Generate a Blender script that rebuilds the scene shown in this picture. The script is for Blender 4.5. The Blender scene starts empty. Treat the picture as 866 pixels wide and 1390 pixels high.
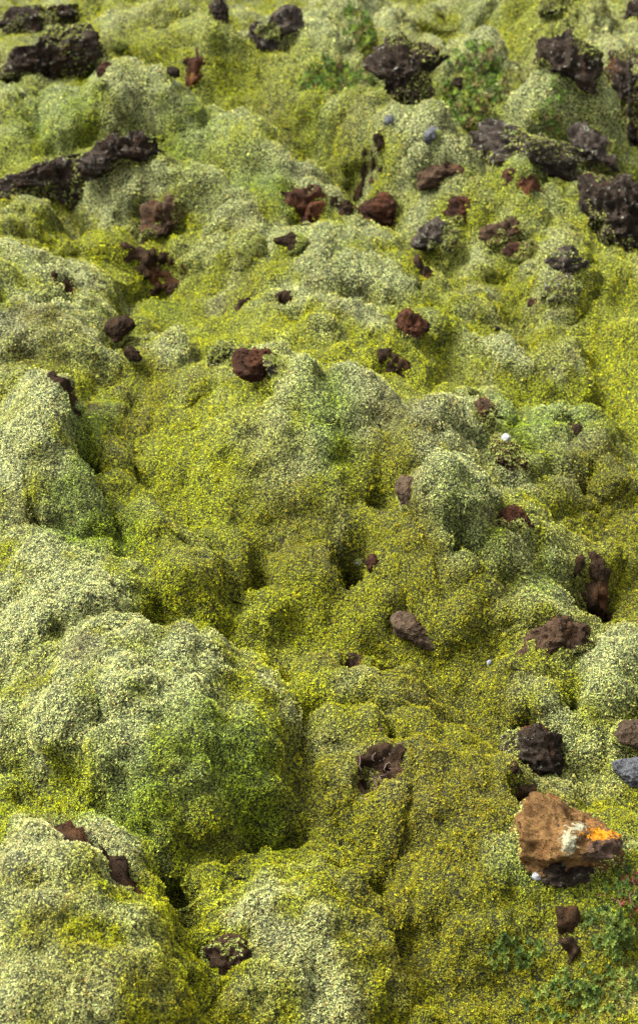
import bpy, bmesh, math, random
import numpy as np
from mathutils import Vector
random.seed(7); rng = np.random.default_rng(11)
SC = bpy.context.scene
COL = SC.collection
R_ = math.radians

# ---------------------------------------------------------------- camera, world, sun, exposure
PITCH, VFOV, CAM_H = R_(40.0), R_(36.0), 2.2
CAM = np.array([0.0, 0.0, CAM_H])
cd = bpy.data.cameras.new("camera"); cam = bpy.data.objects.new("camera", cd); COL.objects.link(cam)
cam.location = CAM; cam.rotation_euler = (R_(90) - PITCH, 0, 0)
cd.sensor_fit = 'VERTICAL'; cd.sensor_height = 36.0; cd.lens = 18.0 / math.tan(VFOV / 2)
cd.clip_start = 0.05; cd.clip_end = 2000
cd.dof.use_dof = True; cd.dof.focus_distance = 2.85; cd.dof.aperture_fstop = 5.2
SC.camera = cam
SUN_EL, SUN_AZ = R_(52), R_(-66)          # azimuth measured from +Y (away from the camera) towards +X
w = bpy.data.worlds.new("World"); SC.world = w; w.use_nodes = True
nt = w.node_tree; nt.nodes.clear()
sky = nt.nodes.new('ShaderNodeTexSky'); sky.sky_type = 'NISHITA'; sky.sun_disc = False
sky.sun_elevation = SUN_EL; sky.sun_rotation = SUN_AZ; sky.dust_density = 4.0; sky.air_density = 1.0
hs = nt.nodes.new('ShaderNodeHueSaturation'); hs.inputs['Saturation'].default_value = 0.06
bg = nt.nodes.new('ShaderNodeBackground'); bg.inputs['Strength'].default_value = 0.060
wo = nt.nodes.new('ShaderNodeOutputWorld')
nt.links.new(sky.outputs[0], hs.inputs['Color']); nt.links.new(hs.outputs[0], bg.inputs[0]); nt.links.new(bg.outputs[0], wo.inputs[0])
sd = bpy.data.lights.new("sun", 'SUN'); sun = bpy.data.objects.new("sun", sd); COL.objects.link(sun)
sd.energy = 1.3; sd.angle = R_(28); sd.color = (1.0, 0.98, 0.95)
sdir = Vector((math.sin(SUN_AZ) * math.cos(SUN_EL), math.cos(SUN_AZ) * math.cos(SUN_EL), math.sin(SUN_EL)))
sun.rotation_euler = (-sdir).to_track_quat('-Z', 'Y').to_euler()
vs = SC.view_settings; vs.view_transform = 'Standard'; vs.look = 'None'; vs.gamma = 1.0; vs.exposure = 3.68; vs.use_curve_mapping = False

# ---------------------------------------------------------------- pixel rays (photograph is 866 x 1390)
FPX = 695.0 / math.tan(VFOV / 2)
AX_R = np.array([1.0, 0, 0]); AX_F = np.array([0, math.cos(PITCH), -math.sin(PITCH)]); AX_U = np.array([0, math.sin(PITCH), math.cos(PITCH)])
def ray(px, py):
    px = np.asarray(px, float); py = np.asarray(py, float)
    return AX_F + np.multiply.outer((px - 433) / FPX, AX_R) + np.multiply.outer((695 - py) / FPX, AX_U)

# ---------------------------------------------------------------- vectorised noise
def _h(ix, iy, iz, s):
    n = (ix.astype(np.int64) * 374761393 + iy.astype(np.int64) * 668265263 + iz.astype(np.int64) * 2147483647 + s * 1274126177) & 0xffffffff
    n = ((n ^ (n >> 13)) * 1274126177) & 0xffffffff
    n = ((n ^ (n >> 16)) * 2246822519) & 0xffffffff
    return ((n ^ (n >> 15)) & 0xffff) / 32767.5 - 1.0
def noise3(p, s=0):
    i = np.floor(p); f = p - i; i = i.astype(np.int64); u = f * f * f * (f * (f * 6 - 15) + 10)
    r = 0
    for dx in (0, 1):
        wx = u[:, 0] if dx else 1 - u[:, 0]
        for dy in (0, 1):
            wy = u[:, 1] if dy else 1 - u[:, 1]
            for dz in (0, 1):
                wz = u[:, 2] if dz else 1 - u[:, 2]
                r = r + wx * wy * wz * _h(i[:, 0] + dx, i[:, 1] + dy, i[:, 2] + dz, s)
    return r
def noise2(x, y, sc, s=0):
    return noise3(np.stack([x / sc, y / sc, np.full_like(x, 0.37 + s)], 1), s)
def sstep(a, b, x):
    t = np.clip((x - a) / (b - a), 0, 1); return t * t * (3 - 2 * t)

# ---------------------------------------------------------------- terrain height
SWELL = [(-.42, 2.05, .34, .42, .13), (-.50, 1.55, .40, .25, .06), (-.55, 2.75, .22, .35, .08), (-.10, 2.9, .35, .5, .04), (.95, 4.6, .35, .4, .08), (-.8, 4.6, .5, .5, .06)]     # broad swells of the lava under the moss: x, y, radii, height
def bil(n): return np.sqrt(n * n + .012) - .3      # rounded tops, creased valleys
def flow(x, y):
    """lava ropes that run from the far left to the near right, with cushions on them"""
    wx = x + .10 * noise2(x, y, .5, 6); wy = y + .10 * noise2(x, y, .5, 7)
    u, v = (wx * .62 - wy * .78), (wx * .78 + wy * .62)
    return .22 * bil(noise2(u / 1.05, v / .46, 1.0, 3)) + .045 * bil(noise2(wx, wy, .27, 4))
def base(x, y):
    h = 0.10 * noise2(x, y, 1.5, 1) + flow(x, y) + .030 * bil(noise2(x, y, .11, 8))
    for (qx, qy, ra, rb, hh) in SWELL: h = h + hh * np.exp(-(((x - qx) / ra) ** 2 + ((y - qy) / rb) ** 2))
    out = sstep(0.9, 1.8, np.abs(x) - .2025 * np.hypot(x, y)) + sstep(6.4, 7.6, y) + sstep(1.0, 0.4, y)
    h = h + np.clip(out, 0, 1) * 0.32 * (np.abs(noise2(x, y, .9, 5)) - .15)
    return h

def spline(poly, n=14):
    p = np.array(poly, float); m = len(p); o = []
    for k in range(m):
        a, b, c, d = p[k - 1], p[k], p[(k + 1) % m], p[(k + 2) % m]
        for t in np.linspace(0, 1, n, endpoint=False):
            o.append(.5 * (2 * b + (c - a) * t + (2 * a - 5 * b + 4 * c - d) * t * t + (3 * b - a - 3 * c + d) * t ** 3))
    return np.array(o)
def radial(pts, c, n=180):
    """outline radius about c on n even angles (for star-shaped outlines)"""
    d = pts - c; th = np.arctan2(d[:, 1], d[:, 0]); r = np.hypot(d[:, 0], d[:, 1])
    o = np.argsort(th); th, r = th[o], r[o]
    g = np.linspace(-np.pi, np.pi, n, endpoint=False)
    rr = np.interp(g, np.r_[th[-3:] - 2 * np.pi, th, th[:3] + 2 * np.pi], np.r_[r[-3:], r, r[:3]])
    for _ in range(2): rr = (np.roll(rr, 1) + rr * 2 + np.roll(rr, -1)) / 4
    return rr
def rad_at(rr, th):
    n = len(rr); k = (th + np.pi) / (2 * np.pi) * n; i = np.floor(k).astype(int); f = k - i
    return rr[i % n] * (1 - f) + rr[(i + 1) % n] * f
def on_base(px, py, dz):
    d = ray(px, py); z = np.array(dz, float)
    for _ in range(8):
        t = (z - CAM_H) / d[:, 2]; x, y = d[:, 0] * t, d[:, 1] * t
        z = .5 * z + .5 * (base(x, y) + dz)
    return np.stack([x, y], 1)
def P(s): 
    v = [float(a) for a in s.replace(',', ' ').split()]; return list(zip(v[::2], v[1::2]))

# mounds: label | height factor | edge exponent | paleness | outline in the photograph
MOUNDS = []
def M(label, hf, e, pale, poly, name='moss_mound'):
    MOUNDS.append(dict(label=label, hf=hf, e=e, pale=pale, poly=P(poly), name=name))
def tufty(): pass
M('little pale moss lump poking up between two dark lava ledges at the far upper left', .5, .6, .8, '38,40 45,20 58,10 72,20 85,34 80,48 55,50')
M('rounded moss mound with a dark hollow in its left side, beside the farthest left ledge', .42, .6, .7, '174,25 190,8 215,2 240,8 258,18 246,33 210,40 185,36')
M('long grey green moss mound sloping down to the bright yellow hollow at upper left', .40, .6, .8, '222,52 235,30 260,18 290,28 325,45 350,66 345,84 300,76 260,80 232,66')
M('yellow green moss slope directly right of the big lichened rock at upper left', .3, .8, .45, '135,38 160,20 195,35 225,60 240,82 200,76 160,62')
M('pale smooth dome at the top edge, above the green shrub', .45, .55, .9, '402,25 412,2 450,-14 500,-10 518,12 505,36 450,42 415,42')
M('pale dome with a steep left flank, between lichened boulder and green shrub', .5, .5, .75, '386,88 393,62 412,42 450,34 482,46 490,68 470,92 430,99 400,100')
M('grey topped moss lump at the top edge, just above the black boulder with the shrub', .42, .6, .8, '505,14 530,-2 570,4 598,30 605,50 575,55 545,44 520,40')
M('long low moss mound behind the vivid yellow hollow at the top edge', .4, .6, .55, '618,20 640,2 690,-2 725,3 750,25 740,40 700,36 650,32')
M('thin pale moss cap rising right behind the black twin boulders at upper right', .45, .6, .85, '722,42 745,28 780,23 805,40 802,54 760,48 735,50')
M('moss slope in the upper right corner above the black boulders', .35, .7, .6, '782,22 800,-6 850,-12 872,30 878,80 830,58 805,42')
M('flat topped moss cushion with a grey stone in front, left of the largest far dome', .42, .55, .6, '573,88 590,70 630,61 685,61 704,76 690,97 650,108 615,124 590,128 575,110')
M('largest far dome, smooth and pale grey green, in front of the black twin boulders', .80, .5, 1.0, '676,158 683,112 705,92 740,94 780,108 815,134 836,165 843,198 830,228 790,215 740,200 700,190')
M('moss apron at the right edge falling from the largest far dome', .3, .8, .6, '800,205 840,190 872,208 878,245 840,246 810,240')
M('round moss mound at the left edge under the big lichened rock', .5, .55, .65, '-6,135 2,115 25,104 48,110 61,135 56,168 35,182 10,170')
M('broad pale moss mound with a lumpy back, between the two long ledges at left', .6, .55, .85, '56,135 75,95 95,81 115,86 150,76 185,81 220,104 250,134 276,165 262,194 225,188 190,182 150,186 110,206 70,196 54,165')
M('small grey green lump overhanging a rusty hollow on top of the broad mound', .6, .5, .9, '124,86 134,71 160,72 167,84 152,97 135,99')
M('lumpy pale moss shoulder falling to the right from the broad left mound', .35, .65, .65, '250,138 290,146 330,170 370,200 392,227 350,238 300,224 265,198')
M('pale moss mound wrapped round the pointed lava rock', .42, .55, .8, '110,256 118,232 150,223 180,213 225,210 265,214 300,234 332,262 320,290 280,300 240,298 190,304 150,304 122,285')
M('brownish lumpy moss hummock in the dip left of the centre far mound', .4, .65, .45, '330,155 345,125 375,111 410,119 431,150 422,184 380,194 345,184')
M('broad pale hummock at the foot of the green shrub', .4, .6, .6, '423,152 440,125 470,117 510,129 541,148 548,172 530,194 490,208 450,204 427,184')
M('low moss lip over a dark undercut in the middle far ground', .45, .5, .4, '438,202 470,180 512,184 524,206 490,226 455,224')
M('small moss hump beside two little grey stones', .45, .6, .7, '549,168 565,148 590,150 601,170 586,194 560,194')
M('curved moss hump arching over dark brown rock, left of the mossy lichened ledge', .45, .5, .7, '538,234 560,206 600,190 640,194 653,216 642,238 600,230 570,246')
M('small moss arch above a bare brown scar, under the mossy lichened ledge', .5, .55, .75, '670,248 690,226 720,218 742,226 740,244 710,248 690,262')
M('steep moss bank on the right, left of the black pit rock', .35, .6, .6, '736,262 742,238 770,227 795,232 803,270 813,320 810,352 790,330 760,296')
M('dark topped moss hummock below the left end of the long ledge', .5, .55, .55, '-4,290 20,268 50,264 80,278 87,308 60,320 20,318 0,310')
M('round grey green moss hummock at the foot of the pointed lava rock', .55, .55, .8, '227,332 235,308 265,301 295,311 312,335 306,360 270,366 240,356')
M('small round moss knob between grey green hummock and red stone', .6, .55, .8, '303,347 314,325 335,325 344,345 336,365 312,366')
M('sloping moss hummock just above the red stone', .45, .6, .8, '284,292 300,268 330,274 357,300 352,325 310,328 288,314')
M('bright rounded moss crest right of the flat dark slab', .42, .6, .7, '393,358 410,338 440,331 470,344 486,370 484,400 450,398 410,390')
M('moss hummock left of the grey brown rock scar in the middle', .45, .6, .6, '479,382 490,360 520,354 555,370 567,396 545,415 505,412')
M('broad moss swell with a dark notch, in the middle above the yellow trough', .30, .7, .5, '366,424 400,389 450,389 500,409 532,436 527,472 480,464 430,458 388,452')
M('moss hood over the rusty cave rock', .55, .5, .8, '525,442 540,419 565,414 591,430 597,458 576,474 545,472')
M('greyish moss mound at the left edge with a heathery dark patch', .42, .55, .85, '-14,445 0,410 40,397 80,401 112,425 132,455 138,490 100,498 50,490 0,485')
M('small moss cushion above the dark grey stone at left', .5, .6, .7, '94,427 105,402 135,404 152,425 142,444 115,446')
M('pale moss hummock right beside the dark grey stone at left', .4, .6, .75, '184,478 195,450 225,444 256,460 267,487 242,505 205,505')
M('long moss back with a steep shaded face, capped by a rusty rock', .72, .45, .85, '322,505 345,477 380,479 420,494 439,520 443,560 437,594 410,588 380,562 348,540')
M('round moss ball tucked against the long shaded moss back', .55, .5, .5, '434,543 440,511 465,499 490,513 505,545 497,574 465,588 440,582')
M('tall bright moss shoulder at the left edge with a sharp right side', .50, .45, 1.0, '-24,590 -10,520 35,499 75,508 106,545 122,582 125,630 142,682 154,716 110,722 50,722 -20,715')
M('foreground moss back at the left edge, upper half, pale and heathery', .32, .5, .9, '-30,830 -10,745 60,712 150,716 208,752 222,805 205,860 140,910 60,930 -20,910')
M('huge foreground moss dome, greyish on top and dark green below', .40, .5, .74, '-10,950 50,880 150,835 220,805 285,828 352,838 397,880 408,950 394,1040 374,1112 330,1145 262,1135 205,1150 150,1112 80,1072 0,1020')
M('wide gentle moss swell in the middle left, below the rusty capped back', .28, .75, .6, '236,580 260,540 300,514 350,514 390,550 424,604 434,645 402,688 350,698 298,678 246,632')
M('diagonal moss rib running down from the sharp left shoulder', .35, .6, .45, '137,660 163,644 210,668 260,718 302,770 324,815 280,826 225,800 198,757 160,714')
M('low olive moss hummock in the very middle of the slope', .30, .7, .4, '287,694 320,664 370,679 412,720 434,762 402,798 350,780 306,746')
M('pale moss boulder with a brown bare face at its upper left corner', .68, .45, 1.0, '536,668 555,634 610,624 660,638 680,680 660,720 640,760 622,800 594,796 577,745 562,700')
M('rounded pale moss block right of the dark cleft', .50, .5, .85, '636,752 650,712 690,704 722,716 728,745 705,775 668,796 642,790')
M('arched moss hump with a brown cleft in its front', .50, .5, .75, '603,570 612,532 640,514 668,520 692,542 700,575 688,606 660,600 630,592')
M('lumpy moss cushion left of the arched hump', .45, .6, .6, '556,572 570,545 595,534 622,545 632,574 610,592 575,592')
M('big lumpy moss mound on the right above the dark earth hole', .30, .65, .6, '688,610 720,562 760,544 800,568 833,612 838,655 800,690 750,698 712,668')
M('olive moss hummock just above the dark earth hole', .38, .6, .35, '727,735 760,700 810,718 843,760 822,798 780,790 743,772')
M('broad moss hummock left of the orange brown rock', .32, .6, .6, '597,808 640,770 700,759 760,779 788,815 772,842 720,840 660,860 608,860')
M('whitish moss mound at the right edge beside the orange brown rock', .50, .5, .95, '780,888 800,845 835,836 862,868 870,925 852,970 815,972 788,938')
M('pale moss ridge running down to the dark round rock', .42, .5, .9, '686,932 720,914 762,938 803,985 815,1036 780,1042 742,998 712,972')
M('speckled moss dome at the bottom middle with brown rock under its front', .34, .5, .58, '216,1200 240,1162 290,1146 345,1160 420,1146 480,1160 522,1200 549,1264 544,1340 484,1420 340,1420 274,1340 238,1262')
M('speckled moss bank in the bottom left corner', .30, .55, .48, '-30,1110 20,1080 75,1112 145,1174 205,1225 250,1275 272,1340 200,1440 40,1440 -30,1370')
M('narrow moss rib above the dark peaty strip at lower left', .50, .5, .55, '66,1092 85,1080 120,1092 166,1130 200,1170 220,1214 198,1224 158,1196 104,1146')
M('moss hummock holding the hollow of dead brown twigs', .34, .55, .6, '397,1015 430,960 490,958 548,998 560,1060 550,1114 522,1178 480,1150 438,1128 406,1085')
M('low moss hummock with dark gaps, between foreground dome and long brown stone', .28, .65, .6, '402,926 425,880 480,868 540,879 574,922 552,966 490,962 428,956')
M('low dark olive moss swell left of the orange lichened block', .22, .75, .3, '550,1200 600,1165 650,1180 684,1232 662,1290 600,1300 555,1262')
M('small whitish moss cushion against the left foot of the orange lichened block', .42, .6, .9, '638,1168 655,1140 690,1134 720,1166 718,1200 680,1216 648,1206')
M('long moss hummock under the rusty rubble on the right', .28, .65, .6, '656,468 700,432 752,440 795,470 796,508 740,510 688,500')
M('mossy knoll carrying the rusty rubble on the right', .42, .55, .6, '676,372 700,328 750,308 792,338 804,382 784,428 740,440 698,418')
M('grey green moss swell between cave rock and the rusty rubble', .28, .7, .7, '562,394 590,354 640,344 682,370 693,414 650,438 600,434')
M('narrow curled moss fold on the open slope right of the centre', .50, .6, .7, '648,470 670,463 702,488 720,514 702,518 670,494')
M('flat pale moss shelf above the greyish left mound', .25, .7, .8, '42,377 80,354 130,349 183,360 172,388 110,398 58,395')
M('low vivid yellow moss hummock left of the pointed lava rock', .30, .7, .05, '48,332 90,314 140,309 168,330 152,352 90,352')

for m in MOUNDS:
    pp = spline(m['poly']); ys = pp[:, 1]; t = (ys.max() - ys) / max(ys.max() - ys.min(), 1)
    q0 = on_base(pp[:, 0], pp[:, 1], np.zeros(len(pp)))
    d = q0 - q0.mean(0); size = math.sqrt(max(d[:, 0].std() * d[:, 1].std() * 6, 1e-4)); wid = np.ptp(q0[:, 0])
    m['H'] = m['hf'] * min(size, wid) * .66
    q = on_base(pp[:, 0], pp[:, 1], .55 * m['H'] * t)
    m['c'] = q.mean(0); m['rr'] = radial(q, m['c']); m['wp'] = .22 * m['rr'].mean(); m['e'] = m['e'] + .15; m['rr'] = m['rr'] * 1.05; m['rm'] = m['rr'].max() * 1.85; m['rav'] = m['rr'].mean()
# pits: pixel, radius px, depth in metres
PITS = [(418, 284, 26, .05), (208, 380, 30, .05), (332, 418, 13, .04), (386, 416, 11, .05), (572, 384, 16, .04), (534, 504, 18, .04), (478, 904, 14, .05), (716, 1070, 24, .05), (90, 400, 16, .04), (484, 748, 22, .14), (808, 808, 34, .08), (776, 583, 14, .06), (628, 750, 18, .14), (350, 1125, 40, .05), (230, 1190, 26, .08), (262, 1250, 18, .06), (124, 622, 16, .10), (515, 1055, 30, .045), (520, 1200, 22, .02), (545, 900, 18, .05),
        (540, 1000, 22, .04), (848, 180, 30, .12), (405, 432, 24, .04), (652, 562, 16, .10), (720, 985, 12, .03), (770, 960, 16, .08), (560, 1285, 26, .025), (370, 755, 50, .03), (230, 760, 40, .03)]
PQ = []
for (px, py, r, dp) in PITS:
    q = on_base(np.array([px]), np.array([py]), np.array([.0]))[0]
    PQ.append((q[0], q[1], r * np.hypot(np.hypot(q[0], q[1]), CAM_H) / FPX, dp * 1.15))

def prof(rho, e, dx, dy, m):
    a = np.clip(1 - rho ** 2.0, 0, 1) ** (e + .12)
    sx, sy = dx - .28 * m['rav'], dy + .36 * m['rav']
    r2 = np.hypot(sx, sy) / rad_at(m['rr'], np.arctan2(sy, sx))
    t = np.clip(1 - (r2 / 1.45) ** 2, 0, 1) ** 1.5            # a long shoulder that runs down to the near right, into the neighbours
    k = min(max((e - .50) / .35, .30), .85)
    return a * (1 - k) + t * k
def warp(x, y):
    return noise2(x, y, .22, 11) + .5 * noise2(x, y, .09, 12), noise2(x, y, .22, 13) + .5 * noise2(x, y, .09, 14)
def field(x, y, want=False):
    """surface height G; with want=True also owner (-1 terrain), each mound's own height array is used for the sink of hidden parts"""
    WX, WY = warp(x, y)
    b = base(x, y); best = b.copy(); second = np.full_like(b, -9); own = np.full(len(b), -1); g = b.copy(); fr = np.zeros_like(b)
    for i, m in enumerate(MOUNDS):
        dx, dy = x - m['c'][0], y - m['c'][1]
        k = np.nonzero((np.abs(dx) < m['rm']) & (np.abs(dy) < m['rm']))[0]
        if not len(k): continue
        dx, dy = dx[k] + WX[k] * m['wp'], dy[k] + WY[k] * m['wp']; rho = np.hypot(dx, dy) / rad_at(m['rr'], np.arctan2(dy, dx))
        f = prof(rho, m['e'], dx, dy, m)
        h = b[k] + m['H'] * f - .03 * np.clip(rho - .4, 0, 2) ** 2
        K = .06; gk = g[k]; a = np.clip(.5 + .5 * (h - gk) / K, 0, 1)
        g[k] = gk * (1 - a) + h * a + K * a * (1 - a)
        if m['e'] < .85: g[k] -= min(.040, .16 * m['H']) * np.exp(-((rho - 1.06) / .10) ** 2) * np.clip(.7 + WX[k] + .6 * (dx - dy) / m['rm'], 0, 1.2)
        up = h > best[k]; kk = k[up]
        second[k] = np.where(up, best[k], np.maximum(second[k], h))
        best[kk] = h[up]; own[kk] = i; fr[kk] = f[up]
    g -= .075 * np.clip(noise2(x, y, .17, 15) * .75 + .35 * noise2(x, y, .06, 16) - .36, 0, 1)
    for (qx, qy, r, dp) in PQ:
        k = np.nonzero((np.abs(x - qx) < 3 * r) & (np.abs(y - qy) < 3 * r))[0]
        if len(k): g[k] -= dp * np.exp(-(((x[k] - qx) ** 2 + (y[k] - qy) ** 2) / (r * r)))
    if DEEP is not None:
        c = convex(x, y); g = g + np.where(c > 0, .08, .55) * np.clip(c, -.12, .12)
    return (g, own, fr, best, b) if want else g
DEEP = None
def own_height(i, x, y):
    b = base(x, y)
    if i < 0: return b
    m = MOUNDS[i]; WX, WY = warp(x, y); dx, dy = x - m['c'][0] + WX * m['wp'], y - m['c'][1] + WY * m['wp']; rho = np.hypot(dx, dy) / rad_at(m['rr'], np.arctan2(dy, dx))
    return b + m['H'] * prof(rho, m['e'], dx, dy, m) - .03 * np.clip(rho - .4, 0, 2) ** 2
# ---------------------------------------------------------------- how far each spot stands above (+) or below (-) its surroundings
CX, CY, CS = np.arange(-2.6, 2.6, .016), np.arange(.6, 8.0, .016), .016
gx_, gy_ = np.meshgrid(CX, CY); GM = field(gx_.ravel(), gy_.ravel()).reshape(gx_.shape)
def blur(a, r):
    for ax in (0, 1):
        for _ in range(2):
            pad = [(0, 0), (0, 0)]; pad[ax] = (r + 1, r); c = np.cumsum(np.pad(a, pad, mode='edge'), axis=ax)
            n = a.shape[ax]; a = (np.take(c, range(2 * r + 1, 2 * r + 1 + n), ax) - np.take(c, range(0, n), ax)) / (2 * r + 1)
    return a
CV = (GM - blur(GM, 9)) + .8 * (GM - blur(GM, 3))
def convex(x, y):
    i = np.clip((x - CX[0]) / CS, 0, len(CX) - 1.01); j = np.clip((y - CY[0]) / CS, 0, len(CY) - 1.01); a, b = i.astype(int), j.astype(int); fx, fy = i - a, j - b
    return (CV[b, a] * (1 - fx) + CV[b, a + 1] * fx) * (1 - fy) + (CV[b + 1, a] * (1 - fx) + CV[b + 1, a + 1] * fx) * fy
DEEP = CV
def surf(x, y, want=False):
    """points on the cushion surface with normals: height field pushed along its normal by 3-D lumps"""
    e = .006
    r = field(x, y, True); g = r[0]
    gx = (field(x + e, y) - g) / e; gy = (field(x, y + e) - g) / e
    n = np.stack([-gx, -gy, np.ones_like(gx)], 1); n /= np.linalg.norm(n, axis=1)[:, None]
    p = np.stack([x, y, g], 1)
    d = .034 * bil(noise3(p / .21, 21)) + .022 * bil(noise3(p / .09, 22)) + .014 * noise3(p / .042, 23) + .006 * noise3(p / .018, 24)
    p = p + n * d[:, None]
    return (p, n, r) if want else p
def hit(px, py):
    d = ray(np.array([px]), np.array([py]))[0]; t = np.arange(1.2, 13, .012); q = CAM + t[:, None] * d
    u = q[:, 2] < field(q[:, 0], q[:, 1]); k = np.argmax(u) if u.any() else len(t) - 1
    return q[k]

# ---------------------------------------------------------------- moss colours (species patches, with some shade painted in as olive; splats: pixel centre, radii, kind)
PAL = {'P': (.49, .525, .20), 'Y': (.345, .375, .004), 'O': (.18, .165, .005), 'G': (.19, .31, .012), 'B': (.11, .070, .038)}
SPL = []
def S(kind, *rows):
    for (px, py, rx, ry, s) in rows:
        q = hit(px, py); dist = np.dot(q - CAM, AX_F); mpp = dist / FPX
        sa = (CAM_H - q[2]) / np.linalg.norm(q - CAM)
        SPL.append((kind, q[0], q[1], rx * mpp, ry * mpp / max(sa, .25), s))
S('Y', (210, 62, 60, 18, .9), (250, 85, 50, 16, 1), (15, 60, 30, 20, .9), (20, 205, 60, 22, .9), (150, 328, 130, 22, 1), (30, 378, 70, 18, .9), (700, 48, 90, 16, 1.2), (400, 98, 70, 16, 1), (330, 98, 40, 14, .9), (330, 190, 40, 22, .6),
  (250, 432, 60, 30, .8), (320, 455, 100, 40, .8), (480, 478, 130, 26, 1), (100, 492, 60, 30, .9), (560, 505, 80, 36, .9), (825, 400, 50, 110, 1), (830, 480, 45, 60, 1), (240, 640, 90, 60, .8), (270, 715, 70, 60, .8), (400, 840, 120, 40, .9), (420, 780, 90, 30, .5),
  (330, 880, 70, 36, .6), (400, 930, 30, 60, .7), (200, 770, 60, 50, .6), (520, 975, 60, 40, .6), (820, 990, 40, 40, .5), (640, 890, 120, 40, .5), (800, 740, 60, 50, .5), (300, 570, 100, 60, .45), (400, 1180, 150, 50, .25), (230, 1270, 60, 60, .4), (640, 1010, 60, 50, .5), (300, 820, 110, 20, .9), (60, 330, 60, 25, .6), (445, 245, 60, 18, .5), (660, 270, 40, 16, .6))
S('O', (640, 1060, 180, 160, .9), (640, 800, 90, 60, .4), (560, 860, 110, 50, .5), (700, 1330, 160, 60, .9), (170, 570, 40, 70, .7), (300, 780, 70, 30, .9), (420, 760, 100, 50, .9), (560, 720, 60, 70, .8), (600, 980, 90, 70, .7), (620, 1100, 90, 90, 1), (600, 1240, 120, 90, 1), (800, 700, 70, 60, .6), (420, 1090, 60, 50, .8), (300, 1140, 90, 30, .7), (640, 920, 90, 50, .5), (520, 630, 50, 30, .5), (740, 1260, 120, 60, .9), (460, 220, 60, 16, .7), (360, 150, 40, 40, .4), (830, 760, 50, 60, .6), (200, 1350, 200, 60, .3), (230, 720, 40, 40, .4))  # olive moss; the extra olive at lower right stands in for shade
S('G', (110, 575, 22, 70, .9), (115, 690, 46, 34, .9), (440, 565, 36, 40, .7), (320, 1070, 90, 70, .8), (190, 1110, 60, 40, .7), (742, 572, 40, 36, .8), (70, 150, 50, 40, .5), (260, 170, 60, 30, .4), (740, 790, 50, 30, .5), (230, 430, 40, 22, .5), (360, 250, 30, 14, .6), (630, 760, 50, 40, .3), (780, 1200, 90, 60, .8), (690, 1230, 90, 50, .4), (700, 600, 40, 50, .5))
S('B', (118, 872, 36, 26, .8), (25, 705, 45, 14, .35), (40, 435, 60, 22, .8), (90, 522, 34, 14, .9), (430, 900, 40, 26, .6), (110, 645, 50, 18, .5), (120, 1150, 60, 16, .4), (30, 1190, 30, 50, .4), (330, 640, 34, 60, .35), (560, 560, 40, 30, .3), (380, 700, 30, 40, .4), (590, 660, 40, 20, .3), (215, 1060, 40, 10, .4))
def moss_color(p, n, own, fr):
    x, y = p[:, 0], p[:, 1]
    pale = np.array([m['pale'] for m in MOUNDS] + [.28])[own]
    n1 = noise2(x, y, .38, 31); n2 = noise2(x, y, .13, 32); n3 = noise2(x, y, .045, 33)
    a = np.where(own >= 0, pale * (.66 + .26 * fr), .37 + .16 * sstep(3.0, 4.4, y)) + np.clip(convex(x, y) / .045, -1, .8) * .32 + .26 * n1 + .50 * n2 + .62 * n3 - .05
    wP = np.clip(a * 1.15, .02, 1.4) ** 1.4
    wY = np.clip(.75 - a, .04, 1.0)
    wO = .10 + .24 * np.clip(noise2(x, y, .25, 34), 0, 1); wG = .06 + .35 * np.clip(noise2(x, y, .3, 35), 0, 1); wB = .04 + 1.1 * np.clip(noise2(x, y, .10, 36) * .6 + noise2(x, y, .03, 38) * .55 - .26, 0, 1)
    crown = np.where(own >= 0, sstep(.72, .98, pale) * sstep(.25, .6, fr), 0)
    W = {'P': wP, 'Y': wY, 'O': wO, 'G': wG, 'B': wB}
    jx, jy = x + .06 * n2, y + .06 * noise2(x, y, .13, 37)
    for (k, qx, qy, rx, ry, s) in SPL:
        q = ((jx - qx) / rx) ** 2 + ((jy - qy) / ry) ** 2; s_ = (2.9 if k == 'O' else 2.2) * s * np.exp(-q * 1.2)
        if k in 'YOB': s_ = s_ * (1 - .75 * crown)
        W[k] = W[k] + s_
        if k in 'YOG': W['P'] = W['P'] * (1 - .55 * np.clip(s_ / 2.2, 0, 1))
    tot = sum(W.values())
    return sum(W[k][:, None] * np.array(PAL[k]) for k in W) / tot[:, None], W['P'] / tot

# ---------------------------------------------------------------- mesh and object helpers
def mesh(name, v, f, col=None, smooth=True, mat=None):
    me = bpy.data.meshes.new(name); v = np.asarray(v, np.float32); f = np.asarray(f, np.int32); n, k = f.shape
    me.vertices.add(len(v)); me.vertices.foreach_set('co', v.ravel())
    me.loops.add(n * k); me.loops.foreach_set('vertex_index', f.ravel())
    me.polygons.add(n); me.polygons.foreach_set('loop_start', np.arange(0, n * k, k, dtype=np.int32))
    try: me.polygons.foreach_set('loop_total', np.full(n, k, np.int32))
    except Exception: pass
    me.polygons.foreach_set('use_smooth', np.full(n, smooth))
    if col is not None:
        a = me.attributes.new('Col', 'FLOAT_COLOR', 'POINT'); c = np.ones((len(v), 4), np.float32); c[:, :3] = col; a.data.foreach_set('color', c.ravel())
    me.update(calc_edges=True)
    if mat: me.materials.append(mat)
    return me
def link(name, me, parent=None, label=None, cat=None, group=None, kind=None):
    o = bpy.data.objects.new(name, me); COL.objects.link(o)
    if parent: o.parent = parent
    for k, v in (('label', label), ('category', cat), ('group', group), ('kind', kind)):
        if v: o[k] = v
    return o

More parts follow.
